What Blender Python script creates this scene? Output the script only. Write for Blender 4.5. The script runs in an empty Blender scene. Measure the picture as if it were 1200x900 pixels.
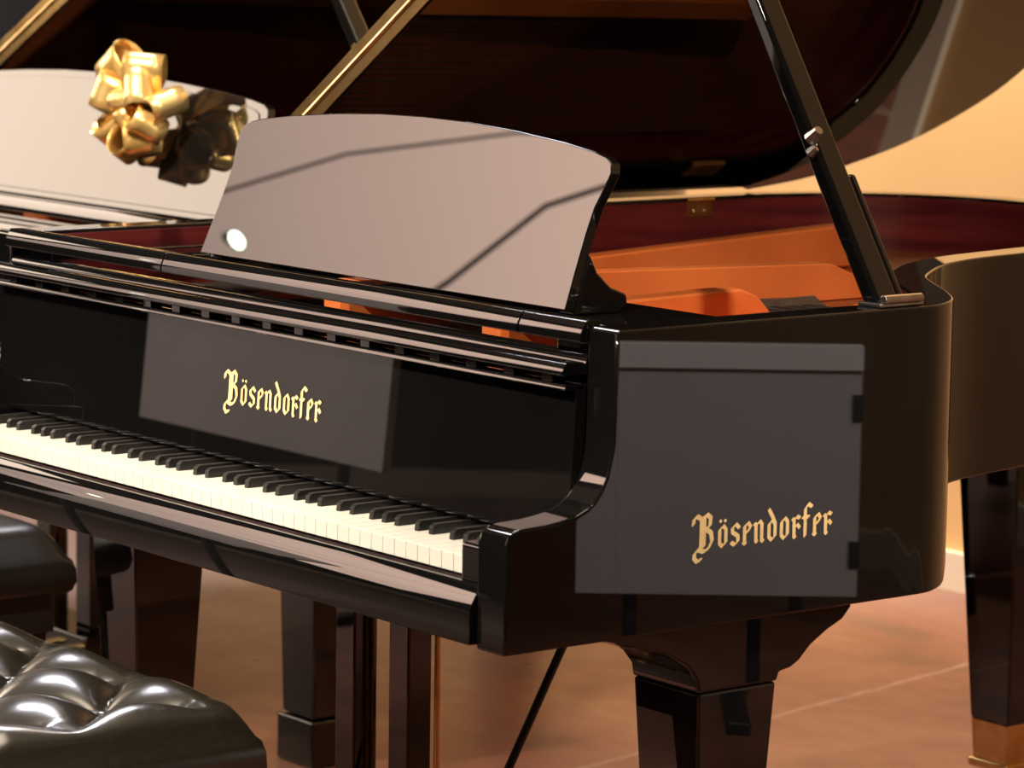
import bpy, bmesh, math, random
from mathutils import Vector, Matrix
random.seed(7)
S = bpy.context.scene
C = S.collection

# ------------------------------------------------------------------ camera
cam_data = bpy.data.cameras.new('camera')
cam = bpy.data.objects.new('camera', cam_data); C.objects.link(cam)
S.camera = cam
cam_data.sensor_width = 36.0
cam_data.lens = 4027.2 / 1200 * 36.0
cam_data.clip_start = 0.1
_y, _p, _r = 2.4780999933, -0.1358210973, 0.01514998718
_d = Vector((math.cos(_p)*math.cos(_y), math.cos(_p)*math.sin(_y), math.sin(_p)))
_rt = _d.cross(Vector((0, 0, 1))).normalized(); _up = _rt.cross(_d)
_r2 = _rt*math.cos(_r) + _up*math.sin(_r); _u2 = -_rt*math.sin(_r) + _up*math.cos(_r)
cam.matrix_world = Matrix(((_r2.x, _u2.x, -_d.x, 3.728502), (_r2.y, _u2.y, -_d.y, -2.372668),
                           (_r2.z, _u2.z, -_d.z, 1.465124), (0, 0, 0, 1)))
cam_data.dof.use_dof = True
cam_data.dof.focus_distance = 4.45
cam_data.dof.aperture_fstop = 8.0

# ------------------------------------------------------------------ world, lights, exposure
S.view_settings.view_transform = 'Standard'
S.view_settings.look = 'None'
S.view_settings.gamma = 1.0
S.view_settings.use_curve_mapping = False
S.view_settings.exposure = 0.0
W = bpy.data.worlds.new('world'); S.world = W
W.use_nodes = True
W.node_tree.nodes['Background'].inputs[0].default_value = (1.0, 0.85, 0.7, 1)
W.node_tree.nodes['Background'].inputs[1].default_value = 0.02

def area(name, loc, target, sx, sy, power, col):
    l = bpy.data.lights.new(name, 'AREA'); l.shape = 'RECTANGLE'; l.size = sx; l.size_y = sy
    l.energy = power; l.color = col
    o = bpy.data.objects.new(name, l); C.objects.link(o)
    o.location = loc
    o.rotation_euler = (Vector(target)-Vector(loc)).to_track_quat('-Z', 'Y').to_euler()
    return o
def spot(name, loc, target, power, col, ang=50, rad=0.08, blend=0.6):
    l = bpy.data.lights.new(name, 'SPOT'); l.energy = power; l.color = col
    l.spot_size = math.radians(ang); l.spot_blend = blend; l.shadow_soft_size = rad
    o = bpy.data.objects.new(name, l); C.objects.link(o)
    o.location = loc
    o.rotation_euler = (Vector(target)-Vector(loc)).to_track_quat('-Z', 'Y').to_euler()
    return o
WARM = (1.0, 0.83, 0.62)
spot('keyboard_spot', (0.9, -2.5, 3.3), (0.1, -0.06, 0.72), 860, (1.0, 0.9, 0.74), 32, 0.06)
spot('keyboard_spot_left', (-1.2, -2.2, 3.4), (-0.5, 0.0, 0.72), 420, (1.0, 0.88, 0.74), 30, 0.06)
spot('interior_spot', (2.7, 0.1, 3.1), (-0.1, 1.1, 0.9), 420, (1.0, 0.82, 0.62), 38, 0.08)
spot('wall_spot', (-0.9, 1.3, 4.5), (-1.5, 3.0, 2.0), 620, (1.0, 0.82, 0.56), 56, 0.15, 1.0)
spot('wall_spot_left', (-2.2, 1.4, 4.2), (-2.6, 3.0, 0.3), 200, (1.0, 0.80, 0.62), 90, 0.15)
spot('floor_spot', (-0.8, 2.2, 4.4), (-2.05, 2.9, 0.0), 420, (1.0, 0.82, 0.66), 20, 0.08, 0.5)
spot('side_fill', (3.6, -0.6, 3.8), (0.72, 0.36, 0.76), 420, (1.0, 0.86, 0.66), 9, 0.06)  # added fill to brighten the lettering on the side
spot('board_fill', (-1.4, 1.2, 4.0), (-1.75, -1.1, 0.95), 620, (1.0, 0.93, 0.88), 34, 0.1)  # added light for the unseen board mirrored in the fallboard
spot('side_board_fill', (0.2, -0.6, 4.0), (1.94, 1.36, 0.55), 900, (1.0, 0.92, 0.88), 18, 0.1)  # added light for the unseen board mirrored in the side
spot('bow_spot', (-0.2, -1.4, 3.9), (-1.6, 0.9, 1.1), 1700, (1.0, 0.84, 0.55), 22, 0.05)
area('leather_fill', (-3.3, 2.0, 4.9), (-2.2, 1.2, 0), 2.4, 1.4, 300, (0.95, 0.93, 1.0))  # unseen soft light, added for highlights on the bench leather
area('overhead_fill', (0.5, 0.5, 4.85), (0.5, 0.5, 0), 2.5, 1.5, 60, WARM)  # overhead fill added out of view, no fixture

# ------------------------------------------------------------------ materials
def mat(name, base, rough=0.5, metal=0.0, ior=1.5, coat=0.0, emit=None, estr=0.0):
    m = bpy.data.materials.new(name); m.use_nodes = True
    b = m.node_tree.nodes['Principled BSDF']
    b.inputs['Base Color'].default_value = (*base, 1)
    b.inputs['Roughness'].default_value = rough
    b.inputs['Metallic'].default_value = metal
    b.inputs['IOR'].default_value = ior
    b.inputs['Coat Weight'].default_value = coat
    if emit:
        b.inputs['Emission Color'].default_value = (*emit, 1)
        b.inputs['Emission Strength'].default_value = estr
    return m
def noisy(m, c1, c2, scale=8, detail=6, stretch=(1, 1, 1), lo=0.35, hi=0.65, bump=0.0, rough=None):
    nt = m.node_tree; b = nt.nodes['Principled BSDF']
    tc = nt.nodes.new('ShaderNodeTexCoord'); mp = nt.nodes.new('ShaderNodeMapping')
    mp.inputs['Scale'].default_value = stretch
    nz = nt.nodes.new('ShaderNodeTexNoise'); nz.inputs['Scale'].default_value = scale
    nz.inputs['Detail'].default_value = detail
    cr = nt.nodes.new('ShaderNodeValToRGB')
    cr.color_ramp.elements[0].position = lo; cr.color_ramp.elements[0].color = (*c1, 1)
    cr.color_ramp.elements[1].position = hi; cr.color_ramp.elements[1].color = (*c2, 1)
    nt.links.new(tc.outputs['Object'], mp.inputs['Vector']); nt.links.new(mp.outputs[0], nz.inputs['Vector'])
    nt.links.new(nz.outputs['Fac'], cr.inputs[0]); nt.links.new(cr.outputs[0], b.inputs['Base Color'])
    if bump:
        bp = nt.nodes.new('ShaderNodeBump'); bp.inputs['Strength'].default_value = bump
        bp.inputs['Distance'].default_value = 0.002
        nt.links.new(nz.outputs['Fac'], bp.inputs['Height']); nt.links.new(bp.outputs[0], b.inputs['Normal'])
    if rough:
        mr = nt.nodes.new('ShaderNodeMapRange')
        mr.inputs['To Min'].default_value = rough[0]; mr.inputs['To Max'].default_value = rough[1]
        nt.links.new(nz.outputs['Fac'], mr.inputs['Value']); nt.links.new(mr.outputs[0], b.inputs['Roughness'])
    return m
LACQ = noisy(mat('black_lacquer', (0.004, 0.004, 0.004), 0.008, ior=1.7), (0.0035, 0.0033, 0.0032), (0.005, 0.0045, 0.0045), 3)
LIDM = noisy(mat('black_lid_lacquer', (0.004, 0.004, 0.004), 0.02, ior=1.38), (0.0035, 0.0033, 0.0032), (0.005, 0.0045, 0.0045), 3)
SATIN = noisy(mat('black_satin', (0.01, 0.009, 0.008), 0.3), (0.008, 0.007, 0.006), (0.014, 0.012, 0.011), 9)
MAHOG = noisy(mat('mahogany', (0.1, 0.01, 0.01), 0.25), (0.06, 0.007, 0.009), (0.12, 0.016, 0.016), 14, 5, (0.25, 0.25, 3.0))
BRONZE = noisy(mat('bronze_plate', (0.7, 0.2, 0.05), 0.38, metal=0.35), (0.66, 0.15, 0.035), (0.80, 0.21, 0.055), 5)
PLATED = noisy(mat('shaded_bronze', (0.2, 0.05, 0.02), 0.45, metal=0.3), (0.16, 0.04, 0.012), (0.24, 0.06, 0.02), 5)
STRING = noisy(mat('string_wire', (0.12, 0.1, 0.09), 0.4, metal=0.6), (0.1, 0.08, 0.07), (0.15, 0.12, 0.1), 40)
BRASS = noisy(mat('brass', (0.8, 0.55, 0.2), 0.25, metal=1.0), (0.72, 0.46, 0.16), (0.90, 0.64, 0.28), 30)
GOLDLET = noisy(mat('gold_lettering', (0.85, 0.6, 0.28), 0.45), (0.86, 0.60, 0.28), (0.95, 0.72, 0.38), 60)
STEEL = noisy(mat('steel', (0.6, 0.58, 0.55), 0.25, metal=1.0), (0.5, 0.48, 0.46), (0.7, 0.68, 0.66), 40)
IVORY = noisy(mat('ivory_white', (0.86, 0.82, 0.72), 0.2), (0.84, 0.80, 0.70), (0.88, 0.84, 0.75), 12)
EBONY = noisy(mat('ebony_key', (0.012, 0.011, 0.010), 0.3), (0.010, 0.009, 0.008), (0.018, 0.016, 0.015), 30)
FELT = noisy(mat('dark_felt', (0.03, 0.01, 0.01), 0.95), (0.02, 0.008, 0.008), (0.05, 0.02, 0.02), 80)
SOUNDB = noisy(mat('spruce_soundboard', (0.5, 0.25, 0.1), 0.4), (0.42, 0.17, 0.06), (0.6, 0.28, 0.11), 12, 4, (8, 0.3, 1))
LEATH = noisy(mat('black_leather', (0.018, 0.016, 0.012), 0.24, ior=2.2), (0.017, 0.0145, 0.010), (0.024, 0.020, 0.014), 120, 8, bump=0.06)
RIBBON = noisy(mat('gold_ribbon', (0.9, 0.6, 0.22), 0.28, metal=0.75), (0.85, 0.55, 0.18), (0.95, 0.70, 0.32), 14)
GREYB = noisy(mat('grey_board', (0.5, 0.46, 0.44), 0.6), (0.52, 0.48, 0.46), (0.56, 0.51, 0.49), 3)
WHITEB = noisy(mat('white_strip', (0.8, 0.76, 0.74), 0.6), (0.78, 0.74, 0.72), (0.82, 0.78, 0.75), 3)
WALLM = noisy(mat('tan_paint', (0.80, 0.52, 0.24), 0.85), (0.79, 0.50, 0.225), (0.82, 0.53, 0.245), 2.5)
WALLD = noisy(mat('dark_paint', (0.018, 0.018, 0.02), 0.85), (0.015, 0.015, 0.018), (0.02, 0.02, 0.024), 2.5)
CEILM = noisy(mat('ceiling_paint', (0.12, 0.10, 0.08), 0.9), (0.10, 0.085, 0.07), (0.12, 0.10, 0.085), 2.5)
CREAM = noisy(mat('cream_trim', (0.85, 0.74, 0.58), 0.5), (0.82, 0.72, 0.57), (0.86, 0.76, 0.6), 5)
BLACKM = noisy(mat('black_metal', (0.02, 0.02, 0.02), 0.4), (0.015, 0.015, 0.015), (0.025, 0.025, 0.025), 20)
SKY1 = mat('frosted_daylight', (0.5, 0.5, 0.5), 0.5, emit=(1.0, 0.90, 0.85), estr=1.0)
SKY2 = mat('clear_daylight', (0.5, 0.5, 0.5), 0.5, emit=(1.0, 0.78, 0.60), estr=6.6)
def pane_gradient(m, c0, c1, y0, y1, z0, z1):
    nt = m.node_tree; N = nt.nodes; L = nt.links
    tc = N.new('ShaderNodeTexCoord'); sp_ = N.new('ShaderNodeSeparateXYZ'); L.new(tc.outputs['Object'], sp_.inputs[0])
    a = N.new('ShaderNodeMapRange'); a.inputs['From Min'].default_value = y0; a.inputs['From Max'].default_value = y1; L.new(sp_.outputs['Y'], a.inputs[0])
    b = N.new('ShaderNodeMapRange'); b.inputs['From Min'].default_value = z0; b.inputs['From Max'].default_value = z1; L.new(sp_.outputs['Z'], b.inputs[0])
    h = N.new('ShaderNodeMath'); h.operation = 'ADD'; L.new(a.outputs[0], h.inputs[0]); L.new(b.outputs[0], h.inputs[1])
    h2 = N.new('ShaderNodeMath'); h2.operation = 'MULTIPLY'; h2.inputs[1].default_value = 0.5; L.new(h.outputs[0], h2.inputs[0])
    cr = N.new('ShaderNodeValToRGB'); cr.color_ramp.elements[0].color = (*c0, 1); cr.color_ramp.elements[1].color = (*c1, 1)
    L.new(h2.outputs[0], cr.inputs[0]); L.new(cr.outputs[0], N['Principled BSDF'].inputs['Emission Color'])
pane_gradient(SKY1, (2.5, 1.80, 1.50), (6.4, 4.35, 3.4), -2.3, -3.8, 2.8, 4.2)
LAMP = mat('lamp_glow', (1, 1, 1), 0.5, emit=(0.85, 1.0, 0.75), estr=40)

def floor_material():
    m = mat('stained_concrete', (0.3, 0.13, 0.08), 0.25)
    nt = m.node_tree; N = nt.nodes; L = nt.links; b = N['Principled BSDF']
    tc = N.new('ShaderNodeTexCoord')
    mp = N.new('ShaderNodeMapping'); mp.inputs['Scale'].default_value = (0.8, 1.5, 1); mp.inputs['Rotation'].default_value = (0, 0, 0.6)
    L.new(tc.outputs['Object'], mp.inputs[0])
    n1 = N.new('ShaderNodeTexNoise'); n1.inputs['Scale'].default_value = 2.2; n1.inputs['Detail'].default_value = 9; n1.inputs['Roughness'].default_value = 0.62
    n1.inputs['Distortion'].default_value = 0.6
    L.new(mp.outputs[0], n1.inputs['Vector'])
    r1 = N.new('ShaderNodeValToRGB'); e = r1.color_ramp.elements
    e[0].position = 0.3; e[0].color = (0.14, 0.068, 0.046, 1)
    e[1].position = 0.72; e[1].color = (0.35, 0.19, 0.12, 1)
    x = r1.color_ramp.elements.new(0.45); x.color = (0.25, 0.092, 0.06, 1)
    x = r1.color_ramp.elements.new(0.58); x.color = (0.30, 0.125, 0.078, 1)
    L.new(n1.outputs['Fac'], r1.inputs[0])
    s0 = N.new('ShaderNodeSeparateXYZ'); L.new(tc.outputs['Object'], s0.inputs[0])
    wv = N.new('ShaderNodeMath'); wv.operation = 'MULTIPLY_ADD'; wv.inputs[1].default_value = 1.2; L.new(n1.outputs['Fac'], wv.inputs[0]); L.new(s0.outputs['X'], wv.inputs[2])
    gx = N.new('ShaderNodeMapRange'); gx.inputs['From Min'].default_value = -0.7; gx.inputs['From Max'].default_value = -1.7; gx.inputs['To Max'].default_value = 0.85; L.new(wv.outputs[0], gx.inputs[0])  # greyer towards the left: cool daylight put into the floor colour
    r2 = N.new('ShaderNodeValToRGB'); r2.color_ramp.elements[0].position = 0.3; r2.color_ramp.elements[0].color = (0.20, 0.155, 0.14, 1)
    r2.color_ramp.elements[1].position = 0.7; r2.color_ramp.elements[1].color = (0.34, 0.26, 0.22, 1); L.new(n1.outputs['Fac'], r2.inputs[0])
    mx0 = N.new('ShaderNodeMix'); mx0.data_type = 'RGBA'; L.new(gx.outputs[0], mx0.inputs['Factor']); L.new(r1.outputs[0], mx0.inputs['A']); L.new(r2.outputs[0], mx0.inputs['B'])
    n2 = N.new('ShaderNodeTexNoise'); n2.inputs['Scale'].default_value = 14; n2.inputs['Detail'].default_value = 8
    L.new(tc.outputs['Object'], n2.inputs['Vector'])
    # a pale worn scratch running across the floor
    sep = N.new('ShaderNodeSeparateXYZ'); L.new(tc.outputs['Object'], sep.inputs[0])
    wob = N.new('ShaderNodeMath'); wob.operation = 'MULTIPLY_ADD'; wob.inputs[1].default_value = 0.03; L.new(n2.outputs['Fac'], wob.inputs[0])
    kx = N.new('ShaderNodeMath'); kx.operation = 'MULTIPLY_ADD'; kx.inputs[1].default_value = 0.185; kx.inputs[2].default_value = 0.515
    L.new(sep.outputs['Y'], kx.inputs[0]); L.new(kx.outputs[0], wob.inputs[2])
    sm = N.new('ShaderNodeMath'); sm.operation = 'ADD'; L.new(sep.outputs['X'], sm.inputs[0]); L.new(wob.outputs[0], sm.inputs[1])
    ab = N.new('ShaderNodeMath'); ab.operation = 'ABSOLUTE'; L.new(sm.outputs[0], ab.inputs[0])
    mr = N.new('ShaderNodeMapRange'); mr.inputs['From Min'].default_value = 0.002; mr.inputs['From Max'].default_value = 0.010
    mr.inputs['To Min'].default_value = 0.5; mr.inputs['To Max'].default_value = 0.0; L.new(ab.outputs[0], mr.inputs[0])
    mm = N.new('ShaderNodeMath'); mm.operation = 'MULTIPLY'; L.new(mr.outputs[0], mm.inputs[0]); L.new(n2.outputs['Fac'], mm.inputs[1])
    mix = N.new('ShaderNodeMix'); mix.data_type = 'RGBA'; L.new(mm.outputs[0], mix.inputs['Factor'])
    L.new(mx0.outputs['Result'], mix.inputs['A']); mix.inputs['B'].default_value = (0.75, 0.6, 0.5, 1)
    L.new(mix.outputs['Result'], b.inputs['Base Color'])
    rr = N.new('ShaderNodeMapRange'); rr.inputs['To Min'].default_value = 0.22; rr.inputs['To Max'].default_value = 0.42
    L.new(n2.outputs['Fac'], rr.inputs[0]); L.new(rr.outputs[0], b.inputs['Roughness'])
    return m
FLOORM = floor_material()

# ------------------------------------------------------------------ helpers
def tag(o, label=None, cat=None, group=None, kind=None):
    if label: o['label'] = label
    if cat: o['category'] = cat
    if group: o['group'] = group
    if kind: o['kind'] = kind
    return o
def empty(name, loc=(0, 0, 0), rz=0, sz=1.0):
    o = bpy.data.objects.new(name, None); C.objects.link(o); o.location = loc; o.rotation_euler = (0, 0, rz); o.scale = (1, 1, sz)
    o.empty_display_size = 0.1
    return o
def obj(name, bm, m, parent=None, bevel=0.0, seg=2, smooth=True, recalc=True):
    if recalc: bmesh.ops.recalc_face_normals(bm, faces=bm.faces)
    me = bpy.data.meshes.new(name); bm.to_mesh(me); bm.free()
    me.materials.append(m)
    if smooth:
        for p in me.polygons: p.use_smooth = True
        try: me.set_sharp_from_angle(angle=math.radians(32))
        except Exception: pass
    o = bpy.data.objects.new(name, me); C.objects.link(o)
    if parent: o.parent = parent
    if bevel:
        b = o.modifiers.new('bevel', 'BEVEL'); b.width = bevel; b.segments = seg; b.limit_method = 'ANGLE'
        b.angle_limit = math.radians(40); b.harden_normals = True
    return o
def bx(bm, x0, x1, y0, y1, z0, z1):
    v = [bm.verts.new((x, y, z)) for x in (x0, x1) for y in (y0, y1) for z in (z0, z1)]
    for f in ((0, 1, 3, 2), (4, 6, 7, 5), (0, 4, 5, 1), (2, 3, 7, 6), (0, 2, 6, 4), (1, 5, 7, 3)):
        bm.faces.new([v[i] for i in f])
    return v
def box(name, x0, x1, y0, y1, z0, z1, m, parent=None, bevel=0.003, seg=2):
    bm = bmesh.new(); bx(bm, x0, x1, y0, y1, z0, z1); return obj(name, bm, m, parent, bevel, seg)
def ext(bm, pts, a0, a1, axis):
    """polygon pts (2-D) extruded along axis from a0 to a1"""
    def P(p, a):
        return {'x': (a, p[0], p[1]), 'y': (p[0], a, p[1]), 'z': (p[0], p[1], a)}[axis]
    A = [bm.verts.new(P(p, a0)) for p in pts]; B = [bm.verts.new(P(p, a1)) for p in pts]
    n = len(pts)
    bm.faces.new(A); bm.faces.new(B[::-1])
    for i in range(n): bm.faces.new((A[i], A[(i+1) % n], B[(i+1) % n], B[i]))
def prism(name, pts, a0, a1, axis, m, parent=None, bevel=0.003, seg=2):
    bm = bmesh.new(); ext(bm, pts, a0, a1, axis); return obj(name, bm, m, parent, bevel, seg)
def tube(bm, pts, r, n=8, caps=True):
    pts = [Vector(p) for p in pts]; rings = []
    for i, p in enumerate(pts):
        t = (pts[min(i+1, len(pts)-1)] - pts[max(i-1, 0)]).normalized()
        u = t.cross(Vector((0, 0, 1)))
        if u.length < 1e-3: u = t.cross(Vector((1, 0, 0)))
        u.normalize(); w = t.cross(u)
        rr = r[i] if isinstance(r, (list, tuple)) else r
        rings.append([bm.verts.new(p + (u*math.cos(2*math.pi*k/n) + w*math.sin(2*math.pi*k/n))*rr) for k in range(n)])
    for a, b in zip(rings, rings[1:]):
        for k in range(n): bm.faces.new((a[k], a[(k+1) % n], b[(k+1) % n], b[k]))
    if caps: bm.faces.new(rings[0][::-1]); bm.faces.new(rings[-1])
def tubeo(name, pts, r, m, parent=None, n=10):
    bm = bmesh.new(); tube(bm, pts, r, n); return obj(name, bm, m, parent)
def taper_box(bm, cx, cy, z0, z1, w0, d0, w1, d1):
    """w0,d0 at z0 and w1,d1 at z1"""
    a = [bm.verts.new((cx+sx*w0/2, cy+sy*d0/2, z0)) for sx, sy in ((-1, -1), (1, -1), (1, 1), (-1, 1))]
    b = [bm.verts.new((cx+sx*w1/2, cy+sy*d1/2, z1)) for sx, sy in ((-1, -1), (1, -1), (1, 1), (-1, 1))]
    bm.faces.new(a[::-1]); bm.faces.new(b)
    for i in range(4): bm.faces.new((a[i], a[(i+1) % 4], b[(i+1) % 4], b[i]))
def catmull(P, step=6):
    out = []
    for i in range(len(P)-1):
        p0 = Vector(P[max(i-1, 0)]); p1 = Vector(P[i]); p2 = Vector(P[i+1]); p3 = Vector(P[min(i+2, len(P)-1)])
        for k in range(step):
            t = k/step
            out.append(0.5*((2*p1) + (-p0+p2)*t + (2*p0-5*p1+4*p2-p3)*t*t + (-p0+3*p1-3*p2+p3)*t**3))
    out.append(Vector(P[-1])); return out
def offset(path, d):
    """offset an open 2-D path to its left by d"""
    out = []
    for i, p in enumerate(path):
        t = (path[min(i+1, len(path)-1)] - path[max(i-1, 0)]).normalized()
        out.append(p + Vector((-t.y, t.x))*d)
    return out

# ------------------------------------------------------------------ the room
def slab(name, x0, x1, y0, y1, z0, z1, m):
    bm = bmesh.new(); bx(bm, x0, x1, y0, y1, z0, z1); return tag(obj(name, bm, m, smooth=False), kind='structure')
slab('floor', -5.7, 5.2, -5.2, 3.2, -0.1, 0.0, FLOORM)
slab('ceiling', -5.7, 5.2, -5.2, 3.2, 5.0, 5.1, CEILM)
slab('wall_back', -5.7, 5.2, 3.01, 3.2, 0.0, 5.0, WALLM)
slab('wall_front', -5.7, 5.2, -5.2, -5.0, 0.0, 5.0, WALLD)
slab('wall_right', 5.0, 5.2, -5.0, 3.01, 0.0, 5.0, WALLD)
slab('wall_left', -5.7, -5.5, -5.0, 3.01, 0.0, 5.0, WALLD)
slab('baseboard_back', -5.5, 5.0, 2.992, 3.01, 0.0, 0.085, CREAM)
slab('baseboard_left', -5.5, -5.482, -5.0, 2.99, 0.0, 0.085, CREAM)
def window(name, y0, y1, z0, z1, pane, bars):
    f = bmesh.new(); t = 0.06; x0, x1 = -5.5, -5.44
    bx(f, x0, x1, y0-t, y1+t, z0-t, z0); bx(f, x0, x1, y0-t, y1+t, z1, z1+t)
    bx(f, x0, x1, y0-t, y0, z0, z1); bx(f, x0, x1, y1, y1+t, z0, z1)
    fr = tag(obj(name, f, SATIN, smooth=False), kind='structure')
    p = bmesh.new(); bx(p, -5.499, -5.49, y0, y1, z0, z1); obj('pane', p, pane, fr, smooth=False)
    for pts, r in bars:
        tubeo('glazing_bar', pts, r, SATIN, fr)
window('window_1', -4.3, -2.0, 2.4, 4.6, SKY1,
       [([(-5.47, -3.14, 3.05), (-5.47, -3.27, 3.392), (-5.47, -3.40, 3.85), (-5.47, -3.60, 4.15), (-5.47, -3.9, 4.4)], 0.010),
        ([(-5.47, -2.1, 2.7), (-5.47, -2.347, 2.951), (-5.47, -2.657, 3.416), (-5.47, -3.132, 3.945), (-5.47, -3.6, 4.35)], 0.006)])
window('window_2', -1.75, 0.75, 1.45, 3.5, SKY2, [])
sp = empty('spot_lamp', (-5.45, -2.51, 2.915)); tag(sp, 'round spot lamp fixed to the window bar on the left wall', 'lamp')
bm = bmesh.new(); tube(bm, [(-0.05, 0, 0), (0.02, 0, 0)], [0.02, 0.042], 16); obj('lamp_housing', bm, BLACKM, sp)
bm = bmesh.new(); tube(bm, [(0.021, 0, 0), (0.026, 0, 0)], [0.036, 0.030], 16); obj('lamp_lens', bm, LAMP, sp)
sp.scale = (1, 1, 0.62)

# boards added out of view so the lacquer mirrors grey patches
def board(name, label, loc, rz, w, z0, z1, header, clips):
    r = empty(name, loc, rz); tag(r, label, 'added reflection board')
    box('panel', -w/2, w/2, -0.01, 0.01, z0, z1, GREYB, r, 0.002)
    if header: box('header_strip', -w/2, w/2, 0.0102, 0.016, z1-header, z1, WHITEB, r, 0.001)
    for s in (-1, 1):
        tubeo('upright', [(s*w*0.3, -0.025, 0.02), (s*w*0.3, -0.025, z1-0.05)], 0.012, BLACKM, r)
        box('foot', s*w*0.3-0.02, s*w*0.3+0.02, -0.16, 0.13, 0.0, 0.022, BLACKM, r, 0.004)
    for z in clips: box('clip', w/2-0.012, w/2+0.001, 0.0102, 0.014, z-0.022, z+0.022, BLACKM, r, 0.001)
    return r
board('added_reflection_board', 'tall grey board on two black feet, added to be mirrored in the fallboard', (-1.745, -1.1, 0), 0, 0.842, 0.575, 1.40, 0, ())
board('added_reflection_board', 'low grey board with white header strip, added to be mirrored in the curved side', (1.938, 1.363, 0), math.radians(127.8), 0.463, 0.347, 0.770, 0.042, (0.666, 0.42))

# ------------------------------------------------------------------ blackletter writing
def nib(bm, M, strokes, w=0.16, h=0.05, ang=40, depth=0.0003):
    """strokes swept with a slanted broad nib; M maps (u, v, d) to a place"""
    a = math.radians(ang); nv = Vector((math.cos(a), math.sin(a)))*w/2; nt = Vector((-math.sin(a), math.cos(a)))*h/2
    for st in strokes:
        for p, q in zip(st, st[1:]):
            p = Vector(p); q = Vector(q); pts = []
            for c0 in (p, q):
                for s1, s2 in ((1, 1), (1, -1), (-1, -1), (-1, 1)): pts.append(c0 + nv*s1 + nt*s2)
            # convex hull
            pts = sorted({(round(v.x, 5), round(v.y, 5)) for v in pts})
            def half(ps):
                o = []
                for r in ps:
                    while len(o) > 1 and (o[-1][0]-o[-2][0])*(r[1]-o[-2][1])-(o[-1][1]-o[-2][1])*(r[0]-o[-2][0]) <= 0: o.pop()
                    o.append(r)
                return o
            hull = half(pts)[:-1] + half(pts[::-1])[:-1]
            k_ = len(bm.faces)
            bm.faces.new([bm.verts.new(M(u, v, depth+0.000004*k_)) for u, v in hull])
def arc(cx, cy, r, a0, a1, n=8, ry=None):
    ry = ry or r
    return [(cx+r*math.cos(math.radians(a0+(a1-a0)*i/n)), cy+ry*math.sin(math.radians(a0+(a1-a0)*i/n))) for i in range(n+1)]
# letters on an x-height of 1
LET = {
 'B': (1.55, [[(0.02, 1.25), (0.05, 1.50), (0.22, 1.62), (0.42, 1.55), (0.55, 1.38)], [(0.55, 1.50), (0.52, 0.05)], [(0.72, 1.52), (0.70, 0.12)],
              [(0.60, 1.50), (0.90, 1.66), (1.12, 1.48), (1.08, 1.10), (0.80, 0.95)], [(0.80, 0.95), (1.15, 0.75), (1.22, 0.35), (1.02, 0.0), (0.72, -0.14), (0.30, -0.02)],
              [(0.30, -0.02), (0.12, -0.18), (0.10, -0.42), (0.28, -0.60), (0.52, -0.52)]]),
 'o': (0.80, [[(0.16, 0.15), (0.16, 0.82), (0.40, 1.0), (0.56, 0.82), (0.56, 0.17), (0.34, 0.0), (0.16, 0.15)]]),
 's': (0.80, [[(0.62, 0.82), (0.42, 1.0), (0.18, 0.84), (0.20, 0.62), (0.54, 0.42), (0.56, 0.16), (0.34, 0.0), (0.12, 0.12)]]),
 'e': (0.72, [[(0.18, 0.0), (0.18, 0.85), (0.42, 1.0), (0.56, 0.80), (0.42, 0.60), (0.24, 0.52)], [(0.10, 0.06), (0.24, -0.02)]]),
 'n': (0.88, [[(0.10, 0.90), (0.20, 0.85), (0.20, 0.05), (0.28, 0.0)], [(0.22, 0.84), (0.46, 1.0), (0.58, 0.86), (0.58, 0.06), (0.68, 0.0)]]),
 'd': (0.84, [[(0.18, 0.15), (0.18, 0.80), (0.38, 0.98), (0.58, 0.80), (0.58, 0.17), (0.36, 0.0), (0.18, 0.15)], [(0.58, 0.80), (0.40, 1.15), (0.16, 1.52)]]),
 'r': (0.74, [[(0.10, 0.90), (0.20, 0.84), (0.20, 0.02), (0.28, -0.04)], [(0.22, 0.86), (0.40, 1.0), (0.56, 0.92)], [(0.24, 0.46), (0.42, 0.60), (0.56, 0.44)]]),
 'f': (0.66, [[(0.20, -0.02), (0.20, 1.34), (0.40, 1.56), (0.62, 1.42)], [(0.06, 0.92), (0.42, 0.92)]]),
}
def logo(name, M, parent, width):
    bm = bmesh.new(); x = 0.0
    total = sum(LET[ch][0]*1.0 for ch in 'Bosendorfer')
    k = width/total
    def M2(u, v, d): return M(u*k, v*k, d)
    for i, ch in enumerate('Bosendorfer'):
        w, st = LET[ch]
        nib(bm, M2, [[(x+p[0], p[1]) for p in s] for s in st], 0.21 if ch != 'B' else 0.24, 0.08)
        if i == 1:
            for dx in (0.2, 0.5):
                nib(bm, M2, [[(x+dx, 1.26), (x+dx+0.02, 1.24)]], 0.15, 0.12)
        x += w
    o = obj(name, bm, GOLDLET, parent, smooth=False, recalc=False)
    o['label'] = 'gold blackletter piano name'
    return o

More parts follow.
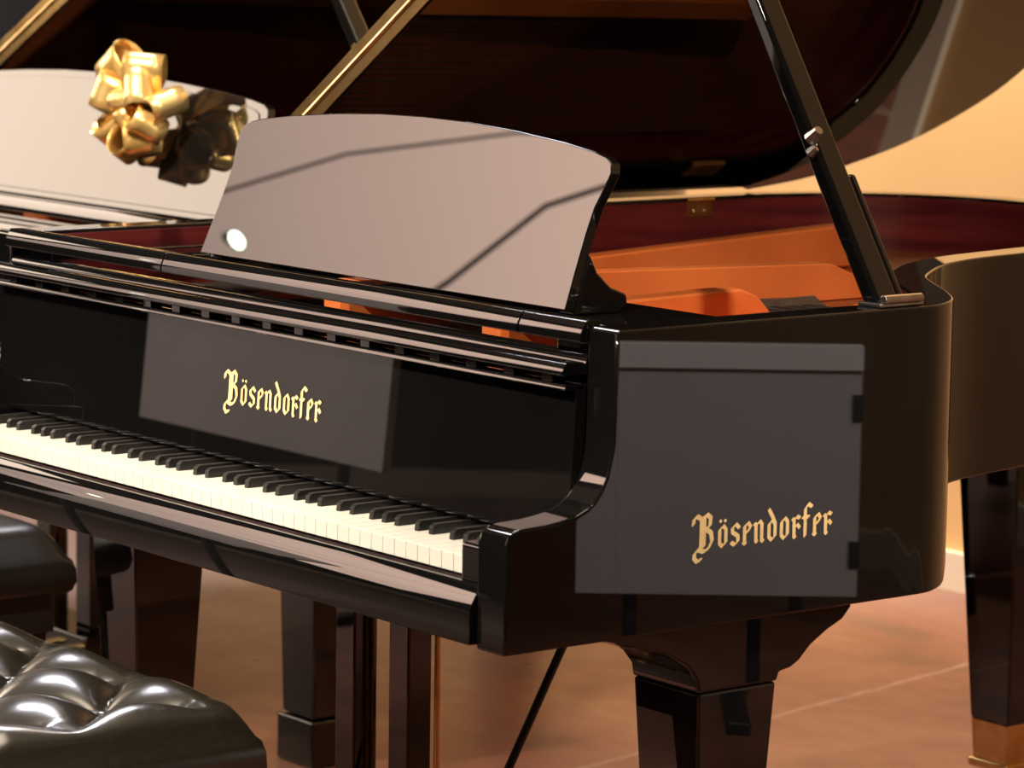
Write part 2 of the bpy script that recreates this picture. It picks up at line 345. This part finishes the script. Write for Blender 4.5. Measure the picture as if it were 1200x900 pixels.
# ------------------------------------------------------------------ grand piano
HW = 0.721; ZT = 0.994; TW = 0.053
ARM = [(-0.027, 0.640), (-0.027, 0.755), (-0.022, 0.768), (-0.012, 0.7745), (0.0, 0.776), (0.030, 0.777), (0.050, 0.779), (0.075, 0.783),
       (0.092, 0.790), (0.104, 0.799), (0.115, 0.813), (0.1225, 0.828), (0.126, 0.842), (0.128, 0.863), (0.129, 0.90), (0.131, 0.990), (0.134, 0.994)]
BEND = [(HW, 0.56), (HW, 0.61), (0.716, 0.655), (0.68, 0.714), (0.62, 0.766), (0.536, 0.826), (0.468, 0.878), (0.415, 0.939), (0.365, 1.013), (0.325, 1.115),
        (0.300, 1.239), (0.268, 1.40), (0.20, 1.57), (0.09, 1.75), (-0.08, 1.875), (-0.24, 1.94), (-0.38, 1.955), (-0.485, 1.93), (-0.575, 1.88), (-0.64, 1.81), (-0.69, 1.73), (-HW, 1.62)]
BENDC = catmull(BEND, 5)
def topz(y):
    if y >= ARM[-1][0]: return ZT
    for (a, za), (b, zb) in zip(ARM[1:], ARM[2:]):
        if y <= b: return za + (zb-za)*(y-a)/max(b-a, 1e-6)
    return ZT
def rim_path():
    ys = [a[0] for a in ARM[1:]] + [0.2, 0.35, 0.50]
    R = [Vector((HW, y)) for y in ys] + BENDC
    Lf = [Vector((-HW, y)) for y in [1.3, 1.0, 0.7, 0.35, 0.2] + [a[0] for a in ARM[1:]][::-1]]
    return R + Lf
def piano(root, full=True, desk_h=0.0, fold_y=0.550, tilt=33.9, desk_w=1.0, desk_dx=0.0, block_leg=False):
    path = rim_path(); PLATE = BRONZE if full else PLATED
    inner = offset(path, TW)
    for i, p in enumerate(path):                        # keep the straight runs exact
        if abs(abs(p.x)-HW) < 1e-6 and p.y < 1.55: inner[i] = Vector((p.x-math.copysign(TW, p.x), p.y))
    # case rim with cheeks and arms
    bm = bmesh.new(); cols = []
    for i, (o, n_) in enumerate(zip(path, inner)):
        if i < len(ARM)-1: zt = ARM[i+1][1]
        elif i >= len(path)-(len(ARM)-1): zt = ARM[len(path)-i][1]
        else: zt = ZT
        zb = 0.631 if o.y < 0.70 else (0.68 if o.y > 0.76 else 0.631+(o.y-0.70)/0.06*0.049)
        cols.append([bm.verts.new((o.x, o.y, zb)), bm.verts.new((o.x, o.y, zt)), bm.verts.new((n_.x, n_.y, zt)), bm.verts.new((n_.x, n_.y, zb))])
    for a, b in zip(cols, cols[1:]):
        for k in range(4): bm.faces.new((a[k], b[k], b[(k+1) % 4], a[(k+1) % 4]))
    bm.faces.new(cols[0]); bm.faces.new(cols[-1][::-1])
    obj('case_rim', bm, LACQ, root, 0.0035, 3)
    # mahogany inner rim
    bm = bmesh.new()
    seq = [p for p, o in zip(inner, path) if o.y > 0.17]
    seq2 = offset(seq, 0.008)
    cols = [[bm.verts.new((o.x, o.y, z)) for o, z in ((a, 0.72), (a, ZT-0.006), (b, ZT-0.006), (b, 0.72))] for a, b in zip(offset(seq, 0.0006), seq2)]
    for a, b in zip(cols, cols[1:]):
        for k in range(4): bm.faces.new((a[k], b[k], b[(k+1) % 4], a[(k+1) % 4]))
    bm.faces.new(cols[0]); bm.faces.new(cols[-1][::-1])
    obj('inner_rim', bm, MAHOG, root)
    # soundboard, plate and its raised flange
    prism('soundboard', [(p.x, p.y) for p in offset(seq, 0.009)], 0.73, 0.745, 'z', SOUNDB, root, 0)
    ins = [p for p in offset(seq, 0.0095) if p.y > 0.19]
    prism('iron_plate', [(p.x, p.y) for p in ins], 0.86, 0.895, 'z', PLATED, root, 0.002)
    # flange: rounded lip following the bent side
    bm = bmesh.new(); prof = [(0.0, 0.90), (0.0, 0.935), (0.012, 0.943), (0.035, 0.943), (0.055, 0.935), (0.068, 0.915), (0.072, 0.897)]
    fl = [p for p in ins[:next(i for i, p in enumerate(ins) if p.x < -0.05)]]
    offs = [offset(fl, 0.001+d) for d, z in prof]
    cols = [[bm.verts.new((offs[k][i].x, offs[k][i].y, prof[k][1])) for k in range(len(prof))] for i in range(len(fl))]
    for a, b in zip(cols, cols[1:]):
        for k in range(len(prof)-1): bm.faces.new((a[k], b[k], b[k+1], a[k+1]))
    obj('plate_flange', bm, PLATE, root)
    def strut(x, top, w=0.034):
        pts = [(top[0][0], 0.896)] + top + [(top[-1][0]+0.008, 0.896)]
        prism('plate_strut', pts, x-w/2, x+w/2, 'x', PLATE, root, 0.009, 3)
    strut(0.30, [(0.27, 0.967), (0.48, 0.970), (0.655, 0.974), (0.682, 0.974), (0.710, 0.963), (0.736, 0.938), (0.755, 0.905)], 0.038)
    strut(-0.05, [(0.27, 0.974), (0.72, 0.963), (1.150, 0.953), (1.175, 0.951), (1.252, 0.922), (1.283, 0.900)], 0.036)
    strut(-0.40, [(0.27, 0.910), (1.0, 0.941), (1.50, 0.966), (1.535, 0.967), (1.558, 0.950), (1.578, 0.905)], 0.036)
    # underside
    keybed = box('keybed', -HW+TW+0.001, HW-TW-0.001, -0.012, 0.62, 0.634, 0.672, LACQ, root, 0.003)
    # keyslip
    sl = [(-0.036, 0.636), (-0.036, 0.676), (-0.0353, 0.6795), (-0.0215, 0.7030), (-0.0195, 0.7045), (-0.0145, 0.7045), (-0.0125, 0.7025), (-0.0125, 0.636)]
    prism('keyslip', [(y, z) for y, z in sl], -HW+TW+0.001, HW-TW-0.001, 'x', LACQ, root, 0.0012)
    for s in (1, -1):
        a, b = sorted((s*0.616, s*(HW-TW-0.001)))
        box('key_block', a, b, -0.012, 0.118, 0.673, 0.748, LACQ, root, 0.006, 3)
    # fallboard: slightly reclined board with a rounded top rail
    xi = HW-TW-0.0015
    fb = [(0.106, 0.7425), (0.116, 0.925), (0.132, 0.925), (0.124, 0.7425)]
    prism('fallboard', fb, -xi, xi, 'x', LACQ, root, 0.0015)
    def railprof(y0, y1, z0, z1, r):
        return [(y1, z0), (y1, z1-0.002), (y1-0.002, z1), (y0+r*1.05, z1), (y0+r*0.8, z1-r*0.15), (y0+r*0.12, z1-r*1.45), (y0, z1-r*1.9), (y0, z0+0.001), (y0+0.001, z0)]
        for cy, cz, a0 in ((y1-r, z1-r, 0), (y0+r, z1-r, 90), (y0+r, z0+r, 180), (y1-r, z0+r, 270)):
            p += [(cy+r*math.cos(math.radians(a0+k*22.5)), cz+r*math.sin(math.radians(a0+k*22.5))) for k in range(5)]
        return p
    prism('fallboard_rail', railprof(0.094, 0.128, 0.9375, 0.952, 0.0062), -xi, xi, 'x', LACQ, root, 0.001)
    prism('fallboard_rail', railprof(0.128, 0.162, 0.938, 0.9585, 0.006), -xi, xi, 'x', LACQ, root, 0.001)
    prism('fallboard_molding', railprof(0.098, 0.127, 0.9205, 0.9265, 0.0028), -xi, xi, 'x', LACQ, root, 0)
    for k in range(18):
        x = -0.62+k*0.073; box('fallboard_hinge', x, x+0.02, 0.100, 0.126, 0.9275, 0.937, LACQ, root, 0.001)
    # music shelf: front rail in three lengths, tray and runners
    for x0, x1 in ((-xi, -0.243), (-0.240, 0.547), (0.550, xi)):
        prism('shelf_rail', railprof(0.120, 0.150, 0.9745, 1.000, 0.0095), x0, x1, 'x', LACQ, root, 0.0012)
    for s in (1, -1):
        box('shelf_runner', min(s*0.585, s*0.63), max(s*0.585, s*0.63), 0.151, 0.46, 0.957, 0.969, LACQ, root, 0.002)
    box('desk_tray', -0.56, 0.56, 0.285, 0.47, 0.957, 0.969, LACQ, root, 0.002)
    # music desk, reclined 22 degrees
    hh = 1.0 + desk_h
    half = [(0.418, 0.0), (0.414, 0.05), (0.411, 0.10), (0.411, 0.135), (0.417, 0.160), (0.421, 0.182), (0.415, 0.195), (0.403, 0.202), (0.375, 0.208), (0.309, 0.2165), (0.20, 0.226), (0.10, 0.2315), (0.0, 0.233)]
    out = half + [(-x, v) for x, v in half[:-1][::-1]]
    bm = bmesh.new(); t = math.radians(22)
    A = []; B = []
    for x, v in out:
        v *= hh; x = x*desk_w+desk_dx
        y = 0.297+v*math.sin(t); z = 0.9775+v*math.cos(t)
        A.append(bm.verts.new((x, y, z))); B.append(bm.verts.new((x, y+0.016*math.cos(t), z-0.016*math.sin(t)+0.004)))
    bm.faces.new(A); bm.faces.new(B[::-1])
    for i in range(len(A)): bm.faces.new((A[i], A[(i+1) % len(A)], B[(i+1) % len(A)], B[i]))
    dk = obj('music_desk', bm, LACQ, root, 0.0015, 2)
    if desk_w > 1.0:
        bm = bmesh.new(); A = []; B = []
        for x, v in out:
            v = 0.012+v*hh*0.90; x = x*desk_w*0.966+desk_dx
            y = 0.297+v*math.sin(t)-0.0002; z = 0.9775+v*math.cos(t)
            A.append(bm.verts.new((x, y-0.002, z))); B.append(bm.verts.new((x, y, z)))
        bm.faces.new(A); bm.faces.new(B[::-1])
        for i in range(len(A)): bm.faces.new((A[i], A[(i+1) % len(A)], B[(i+1) % len(A)], B[i]))
        obj('desk_panel', bm, LACQ, dk, 0.001, 2)
    for s in (1, -1):
        pts = [(0.312, 0.970), (0.385, 0.970), (0.400, 0.980), (0.398, 0.992), (0.372, 1.002), (0.350, 1.022), (0.338, 1.045), (0.332, 1.03)]
        prism('desk_bracket', pts, min(s*0.385, s*0.417), max(s*0.385, s*0.417), 'x', LACQ, root, 0.003)
    # lid, opened about the spine
    th = math.radians(tilt); hx, hz = -HW, 0.999
    def L3(u, y, w): return (hx + u*math.cos(th) - w*math.sin(th), y, hz + u*math.sin(th) + w*math.cos(th))
    lo = [Vector((HW+0.006, fold_y))] + offset(BENDC, -0.006)
    lid = [(p.x+HW, p.y) for p in lo if not (p.x < -HW+0.01 and p.y < 1.62)] + [(0.004, 1.60), (0.004, fold_y)]
    bm = bmesh.new()
    A = [bm.verts.new(L3(u, y, 0.0)) for u, y in lid]; B = [bm.verts.new(L3(u, y, 0.020)) for u, y in lid]
    bm.faces.new(A); bm.faces.new(B[::-1])
    for i in range(len(A)): bm.faces.new((A[i], A[(i+1) % len(A)], B[(i+1) % len(A)], B[i]))
    lidp = obj('lid', bm, LIDM, root, 0.003, 3)
    def lbox(name, u0, u1, y0, y1, w0, w1, m, par, bev=0.0):
        bm = bmesh.new(); vs = bx(bm, u0, u1, y0, y1, w0, w1)
        for v in vs: v.co = L3(*v.co)
        return obj(name, bm, m, par, bev)
    lbox('lid_flap', 0.004, 1.445, fold_y, fold_y+0.46, 0.026, 0.046, LACQ, root, 0.003)
    lbox('hinge_leaf', 0.02, 1.43, fold_y-0.002, fold_y-0.0002, 0.0025, 0.0185, BRASS, lidp)
    lbox('hinge_leaf', 0.02, 1.43, fold_y-0.002, fold_y-0.0002, 0.0275, 0.0435, BRASS, lidp)
    bm = bmesh.new(); tube(bm, [L3(0.02, fold_y-0.003, 0.023), L3(1.43, fold_y-0.003, 0.023)], 0.0036, 8); obj('hinge_pin', bm, BRASS, lidp)
    # brass spine hinges
    for yc in (0.62, 1.455):
        bm = bmesh.new(); bx(bm, -0.6605, -0.6575, yc-0.028, yc+0.028, 0.962, 0.987)
        hl = obj('lid_hinge', bm, BRASS, root, 0.001)
        bm = bmesh.new(); tube(bm, [(-0.659, yc-0.03, 0.9905), (-0.659, yc+0.03, 0.9905)], 0.005, 8); obj('hinge_knuckle', bm, BRASS, hl)
        lbox('hinge_leaf', 0.062, 0.10, yc-0.036, yc+0.036, -0.004, -0.0005, BRASS, hl)
        for dy in (-0.012, 0.012):
            bm = bmesh.new(); tube(bm, [(-0.6574, yc+dy, 0.972), (-0.6560, yc+dy, 0.972)], 0.0035, 8); obj('screw', bm, STEEL, hl)
    # lid prop
    b0 = Vector((0.690, 0.590, 0.990)); b1 = (Vector((0.267, 0.590, 1.655)) if tilt > 30 else Vector((0.322, 0.590, 1.566))); ax = (b1-b0)
    def stick(name, t0, t1, y0, y1, w0, w1, m, par):
        n_ = Vector((ax.z, 0, -ax.x)).normalized(); bm = bmesh.new(); R_ = []
        for t_, w in ((t0, w0), (t1, w1)):
            c_ = b0+ax*t_
            R_.append([bm.verts.new((c_.x+n_.x*s*w/2, c_.y+yy, c_.z+n_.z*s*w/2)) for s, yy in ((-1, y0), (1, y0), (1, y1), (-1, y1))])
        bm.faces.new(R_[0][::-1]); bm.faces.new(R_[1])
        for k in range(4): bm.faces.new((R_[0][k], R_[0][(k+1) % 4], R_[1][(k+1) % 4], R_[1][k]))
        return obj(name, bm, m, par, 0.006, 3)
    pr = stick('lid_prop', 0.0, 0.99, -0.026, 0.012, 0.026, 0.022, LACQ, root)
    stick('short_prop', 0.01, 0.235, 0.0122, 0.027, 0.020, 0.018, LACQ, pr)
    c_ = b0+ax*0.305
    bm = bmesh.new(); tube(bm, [(c_.x+0.012, c_.y-0.028, c_.z), (c_.x+0.026, c_.y-0.028, c_.z+0.012)], [0.010, 0.006], 10); tube(bm, [(c_.x+0.016, c_.y-0.034, c_.z-0.018), (c_.x+0.024, c_.y-0.030, c_.z-0.010)], [0.007, 0.005], 8)
    obj('prop_catch', bm, STEEL, pr)
    bm = bmesh.new(); bx(bm, 0.672, 0.712, 0.555, 0.63, 0.9945, 0.999); tube(bm, [(0.712, 0.56, 1.004), (0.712, 0.625, 1.004)], 0.006, 8)
    obj('prop_socket', bm, STEEL, root, 0.001)
    # legs
    def leg(cx, y0, yb, sgn):
        """front leg: bracketed head, tapered shaft; y0 front of shaft"""
        y1 = y0+0.128
        head = [(yb, 0.630), (yb+0.003, 0.615), (yb+0.02, 0.606), (yb+0.05, 0.600), (yb+0.09, 0.588), (y0-0.018, 0.570), (y0-0.003, 0.552), (y0, 0.535),
                (y1, 0.535), (y1+0.004, 0.546), (y1+0.022, 0.549), (y1+0.036, 0.556), (y1+0.056, 0.574), (y1+0.082, 0.589), (y1+0.108, 0.600), (y1+0.122, 0.614), (y1+0.124, 0.630)]
        lg = prism('leg', head, cx-0.063, cx+0.063, 'x', LACQ, root, 0.004, 3)
        bm = bmesh.new(); taper_box(bm, cx, y0+0.064, 0.13, 0.5345, 0.084, 0.086, 0.124, 0.126)
        obj('leg_shaft', bm, LACQ, lg, 0.004, 3)
        ferrule(cx, y0+0.064, lg)
    def ferrule(cx, cy, lg, z=0.13, w=0.084):
        bm = bmesh.new(); taper_box(bm, cx, cy, 0.066, z, w-0.006, w-0.006, w+0.002, w+0.002); bx(bm, cx-w/2-0.003, cx+w/2+0.003, cy-w/2-0.003, cy+w/2+0.003, 0.058, 0.072)
        obj('brass_ferrule', bm, BRASS, lg, 0.002)
        bm = bmesh.new(); tube(bm, [(cx-0.022, cy, 0.028), (cx+0.022, cy, 0.028)], 0.028, 20)
        tube(bm, [(cx, cy, 0.028), (cx, cy, 0.060)], 0.012, 10)
        obj('caster', bm, BRASS, lg, 0.002)
    if not block_leg:
        leg(0.607, 0.312, 0.172, 1); leg(-0.640, 0.285, 0.165, -1)
        bm = bmesh.new(); taper_box(bm, -0.20, 1.765, 0.14, 0.70, 0.088, 0.088, 0.15, 0.15)
        lg = obj('leg', bm, LACQ, root, 0.004, 3); ferrule(-0.20, 1.765, lg, 0.14)
    else:
        for cx, cy in ((0.635, 0.395), (-0.60, 0.40), (-0.25, 1.6)):
            bm = bmesh.new(); taper_box(bm, cx, cy, 0.09, 0.66, 0.084, 0.10, 0.103, 0.12)
            lg = obj('leg', bm, LACQ, root, 0.004, 3)
            bm = bmesh.new(); taper_box(bm, cx, cy, 0.0, 0.088, 0.098, 0.115, 0.098, 0.115); obj('leg_plinth', bm, LACQ, lg, 0.006, 2)
    # pedal lyre
    for x in (-0.127, 0.0):
        box('lyre_post', x, x+0.046, 0.335, 0.375, 0.12, 0.634, LACQ, root, 0.003)
    box('lyre_box', -0.16, 0.085, 0.30, 0.42, 0.055, 0.12, LACQ, root, 0.004)
    for k, x in enumerate((-0.105, -0.04, 0.025)):
        bm = bmesh.new(); ext(bm, [(x-0.011, 0.22), (x+0.011, 0.22), (x+0.010, 0.31), (x-0.010, 0.31)], 0.062, 0.072, 'z'); obj('pedal', bm, BRASS, root, 0.003)
    for x, y in ((-0.037, 0.395), (-0.020, 0.398), (0.083, 0.357)):
        tubeo('pedal_rod', [(x, y, 0.11), (x, y, 0.634)], 0.0045, BRASS, root)
    tubeo('lyre_brace', [(0.05, 0.40, 0.10), (0.142, 0.618, 0.634)], 0.0062, SATIN, root)
    if not full: return
    # keys
    PW = 0.0235; X0 = -0.611; names = 'CDEFGAB'
    whites = []                                          # A0 .. C8
    for i in range(52): whites.append(names[(i+5) % 7])
    boff = {'C': -0.0025, 'D': 0.0025, 'F': -0.003, 'G': 0.0, 'A': 0.003}
    blacks = {}
    for i in range(51):
        if whites[i] in boff: blacks[i] = X0+(i+1)*PW+boff[whites[i]]
    zk = 0.7277
    kf = keybed
    for i in range(52):
        x0 = X0+i*PW+0.0005; x1 = X0+(i+1)*PW-0.0005
        a = blacks[i-1]+0.0065 if (i-1) in blacks else x0
        b = blacks[i]-0.0065 if i in blacks else x1
        pts = [(x0, 0.0), (x1, 0.0), (x1, 0.0505)] + ([(b, 0.0505)] if b < x1 else []) + [(b, 0.150), (a, 0.150)] + ([(a, 0.0505)] if a > x0 else []) + [(x0, 0.0505)]
        q = []
        for p in pts:
            if not q or (abs(p[0]-q[-1][0])+abs(p[1]-q[-1][1])) > 1e-6: q.append(p)
        prism('white_key', q, 0.706, zk, 'z', IVORY, kf, 0.0008, 2)
    for i, x in blacks.items():
        bm = bmesh.new(); w = 0.0055
        pr_ = [(0.051, zk-0.014), (0.053, zk+0.0085), (0.0575, zk+0.0120), (0.150, zk+0.0120), (0.150, zk-0.014)]
        A = [bm.verts.new((x-(w if z < zk+0.004 else 0.0045), y, z)) for y, z in pr_]
        B = [bm.verts.new((x+(w if z < zk+0.004 else 0.0045), y, z)) for y, z in pr_]
        bm.faces.new(A[::-1]); bm.faces.new(B)
        for k in range(5): bm.faces.new((A[k], A[(k+1) % 5], B[(k+1) % 5], B[k]))
        obj('black_key', bm, EBONY, kf, 0.0009, 2)
    box('key_slip_felt', -0.612, 0.612, 0.004, 0.10, 0.673, 0.704, FELT, root, 0)
    # tuning pins behind the fallboard
    for k in range(96):
        x = -0.60+(k//3)*0.038+random.uniform(-0.002, 0.002); y = 0.205+(k % 3)*0.022
        bm = bmesh.new(); tube(bm, [(x, y, 0.895), (x, y-0.003, 0.928)], 0.0032, 6); obj('tuning_pin', bm, STEEL, root)
    box('pin_block', -0.655, 0.655, 0.166, 0.193, 0.86, 0.932, MAHOG, root, 0.002)
    bm = bmesh.new()
    for k in range(110):
        x = -0.63+k*0.0108
        if min(abs(x-s) for s in (0.30, -0.05, -0.40)) < 0.024: continue
        yend = 0.95+max(0, (0.25-x))*0.72
        if x > 0.27: yend = 0.62
        tube(bm, [(x, 0.27, 0.906), (x-0.02, min(yend, 1.6), 0.906)], 0.0009, 4, False)
    tag(obj('strings', bm, STRING, root), kind='stuff')
    for k in range(30):
        x = -0.60+k*0.030
        if min(abs(x-s) for s in (0.30, -0.05, -0.40)) < 0.034: continue
        box('damper', x-0.011, x+0.011, 0.50, 0.535, 0.908, 0.948, EBONY, root, 0.002)
    for k in range(5):
        box('treble_damper', 0.195+k*0.004, 0.245+k*0.004, 0.775+k*0.028, 0.797+k*0.028, 0.896, 0.930, EBONY, root, 0.002)
    # lettering
    tf = math.atan2(0.010, 0.169)
    logo('fallboard_lettering', lambda u, v, d: (-0.068+u, 0.106+(0.820+v-0.756)*math.tan(tf)-d, 0.820+v), root, 0.228)
    logo('side_lettering', lambda u, v, d: (HW+d, 0.252+u, 0.726+v), root, 0.226)

p1 = empty('grand_piano', (0, 0, 0))
tag(p1, 'polished black grand piano in front, gold lettering on fallboard and side, keys showing', 'piano')
piano(p1)
p2 = empty('grand_piano', (-1.808, 0.58, 0), 0, 0.95); p2.scale = (1.15, 1.0, 0.95)   # a wider, slightly lower instrument
tag(p2, 'black grand piano standing behind at left, gold bow on its music desk', 'piano')
piano(p2, full=False, desk_h=0.14, fold_y=0.425, tilt=32.1, desk_w=1.2, desk_dx=0.002, block_leg=True)

# ------------------------------------------------------------------ gold bow on the rear desk
bow = empty('gift_bow', (-1.535, 0.898, 1.108)); tag(bow, 'shiny gold ribbon bow on the music desk of the rear piano', 'bow')
def loop(direction, length, width, fat, twist, name='ribbon_loop'):
    d = Vector(direction).normalized(); f = Vector((0.55, -0.8, 0.1))
    f = (f - d*f.dot(d)).normalized(); a = d.cross(f).normalized()
    a2 = (a*math.cos(twist)+f*math.sin(twist)); f2 = (f*math.cos(twist)-a*math.sin(twist))
    bm = bmesh.new(); n = 26; R_ = []
    for i in range(n+1):
        t = i/n*2*math.pi
        r = (1-math.cos(t))/2
        c0 = d*(length*r) + f2*(fat*math.sin(t)*(0.35+0.65*r))
        w = width*(0.35+0.65*min(1, r*2.2))
        R_.append([c0+a2*w*s + f2*0.004*math.cos(t*2)*abs(s) for s in (-0.5, -0.2, 0.2, 0.5)])
    V = [[bm.verts.new(p) for p in r] for r in R_]
    for p, q in zip(V, V[1:]):
        for k in range(3): bm.faces.new((p[k], q[k], q[k+1], p[k+1]))
    o = obj(name, bm, RIBBON, bow)
    for p in o.data.polygons: p.use_smooth = True
    sd = o.modifiers.new('thick', 'SOLIDIFY'); sd.thickness = 0.0008
    return o
for dv, ln, wd, ft, tw in (((-0.55, -0.20, 0.80), 0.130, 0.072, 0.042, 0.5), ((0.38, -0.25, 0.85), 0.115, 0.072, 0.040, -0.3), ((0.90, -0.15, 0.15), 0.120, 0.072, 0.034, 1.25),
                           ((0.55, -0.40, -0.60), 0.100, 0.060, 0.040, 0.3), ((-0.10, -0.50, -0.85), 0.100, 0.052, 0.030, 1.3), ((-0.75, -0.25, -0.50), 0.112, 0.066, 0.034, 0.7),
                           ((0.62, -0.55, 0.45), 0.105, 0.068, 0.036, 0.9), ((0.80, -0.45, -0.25), 0.108, 0.066, 0.034, 1.5),
                           ((-0.70, -0.45, 0.35), 0.105, 0.066, 0.036, 0.1), ((0.10, -0.85, 0.35), 0.070, 0.050, 0.028, 1.0), ((0.25, -0.85, -0.30), 0.066, 0.044, 0.026, 0.4)):
    loop(dv, ln, wd, ft, tw)
bm = bmesh.new(); bmesh.ops.create_uvsphere(bm, u_segments=12, v_segments=8, radius=0.016); obj('knot', bm, RIBBON, bow)

# ------------------------------------------------------------------ piano benches
def bench(root, x0, x1, y0, y1, zt, full=True):
    cx, cy = (x0+x1)/2, (y0+y1)/2; hx_, hy = (x1-x0)/2, (y1-y0)/2
    hm = 1.0 if full else 0.0; LM = LEATH if full else SATIN; AM = LACQ if full else SATIN
    nx, ny = (150, 80) if full else (60, 30)
    sx, sy = 0.22, 0.10; phx, phy = 0.24, 0.05
    def puff(u, v):
        p = (u/sx+v/(2*sy)); q = (u/sx-v/(2*sy))
        e = abs(math.sin(math.pi*p)*math.sin(math.pi*q))
        return e**0.5
    bm = bmesh.new(); G = []
    for i in range(nx+1):
        row = []
        for j in range(ny+1):
            a = -1+2*i/nx; b = -1+2*j/ny
            # ease grid towards the rounded sides
            X = a*hx_; Y = b*hy
            ex = min(1, (hx_-abs(X))/0.055); ey = min(1, (hy-abs(Y))/0.055)
            edge = math.sqrt(max(0, 1-(1-ex)**2))*math.sqrt(max(0, 1-(1-ey)**2))
            inn = min(1, max(0, (hx_-abs(X)-0.012)/0.05))*min(1, max(0, (hy-abs(Y)-0.012)/0.05))
            z = zt-0.060+0.052*edge + 0.008*(1-(X/hx_)**2)*(1-(Y/hy)**2)
            z -= hm*0.038*(1-puff(X-phx, Y-phy))*inn
            row.append(bm.verts.new((cx+X, cy+Y, z)))
        G.append(row)
    for i in range(nx):
        for j in range(ny): bm.faces.new((G[i][j], G[i+1][j], G[i+1][j+1], G[i][j+1]))
    # side skirt bulging slightly
    ring = [G[i][0] for i in range(nx+1)] + [G[nx][j] for j in range(1, ny+1)] + [G[i][ny] for i in range(nx-1, -1, -1)] + [G[0][j] for j in range(ny-1, 0, -1)]
    prev = ring
    for dz, off in ((0.006, 0.006), (0.02, 0.010), (0.04, 0.011), (0.055, 0.006), (0.06, 0.0)):
        cur = []
        for v in ring:
            dx, dy = v.co.x-cx, v.co.y-cy
            ox = math.copysign(off, dx) if abs(abs(dx)-hx_) < 1e-4 else 0
            oy = math.copysign(off, dy) if abs(abs(dy)-hy) < 1e-4 else 0
            cur.append(bm.verts.new((v.co.x+ox, v.co.y+oy, v.co.z-dz)))
        n = len(ring)
        for k in range(n): bm.faces.new((prev[k], prev[(k+1) % n], cur[(k+1) % n], cur[k]))
        prev = cur
    bm.faces.new(prev[::-1])
    o = obj('seat', bm, LM, root)
    for p in o.data.polygons: p.use_smooth = True
    try: o.data.set_sharp_from_angle(angle=math.radians(80))
    except Exception: pass
    if full:
        kx = int(hx_/sx*2)+2; ky = int(hy/sy)+2
        for i in range(-kx, kx+1):
            for j in range(-ky, ky+1):
                if (i+j) % 2: continue
                X = i*sx/2+phx; Y = j*sy+phy
                if abs(X) > hx_-0.06 or abs(Y) > hy-0.06: continue
                bm = bmesh.new(); bmesh.ops.create_uvsphere(bm, u_segments=14, v_segments=8, radius=0.010)
                for v in bm.verts: v.co.z *= 0.45; v.co += Vector((cx+X, cy+Y, zt-0.060+0.052+0.008*(1-(X/hx_)**2)*(1-(Y/hy)**2)-0.038+0.003))
                obj('button', bm, LEATH, o)
    box('apron', x0+0.015, x1-0.015, y0+0.015, y1-0.015, zt-0.185, zt-0.1205, AM, root, 0.004)
    for sx_ in (-1, 1):
        for sy_ in (-1, 1):
            bm = bmesh.new(); taper_box(bm, cx+sx_*(hx_-0.05), cy+sy_*(hy-0.05), 0.0, zt-0.186, 0.036, 0.036, 0.052, 0.052); obj('leg', bm, AM, root, 0.003)
    if not full:
        tubeo('stretcher', [(cx+hx_-0.05, cy-hy+0.07, zt-0.20), (cx+hx_-0.05, cy+hy-0.07, 0.12)], 0.008, BLACKM, root)
        tubeo('stretcher', [(cx+hx_-0.05, cy+hy-0.07, zt-0.20), (cx+hx_-0.05, cy-hy+0.07, 0.12)], 0.008, BLACKM, root)
b1_ = empty('piano_bench', (0, 0, 0)); tag(b1_, 'black button-tufted leather bench in front of the near keyboard', 'bench')
bench(b1_, -0.50, 0.235, -0.43, -0.04, 0.505)
b2_ = empty('piano_bench', (0, 0, 0)); tag(b2_, 'black bench with crossed stretchers at the keyboard of the rear piano', 'bench')
bench(b2_, -1.80, -1.00, 0.06, 0.42, 0.49, False)
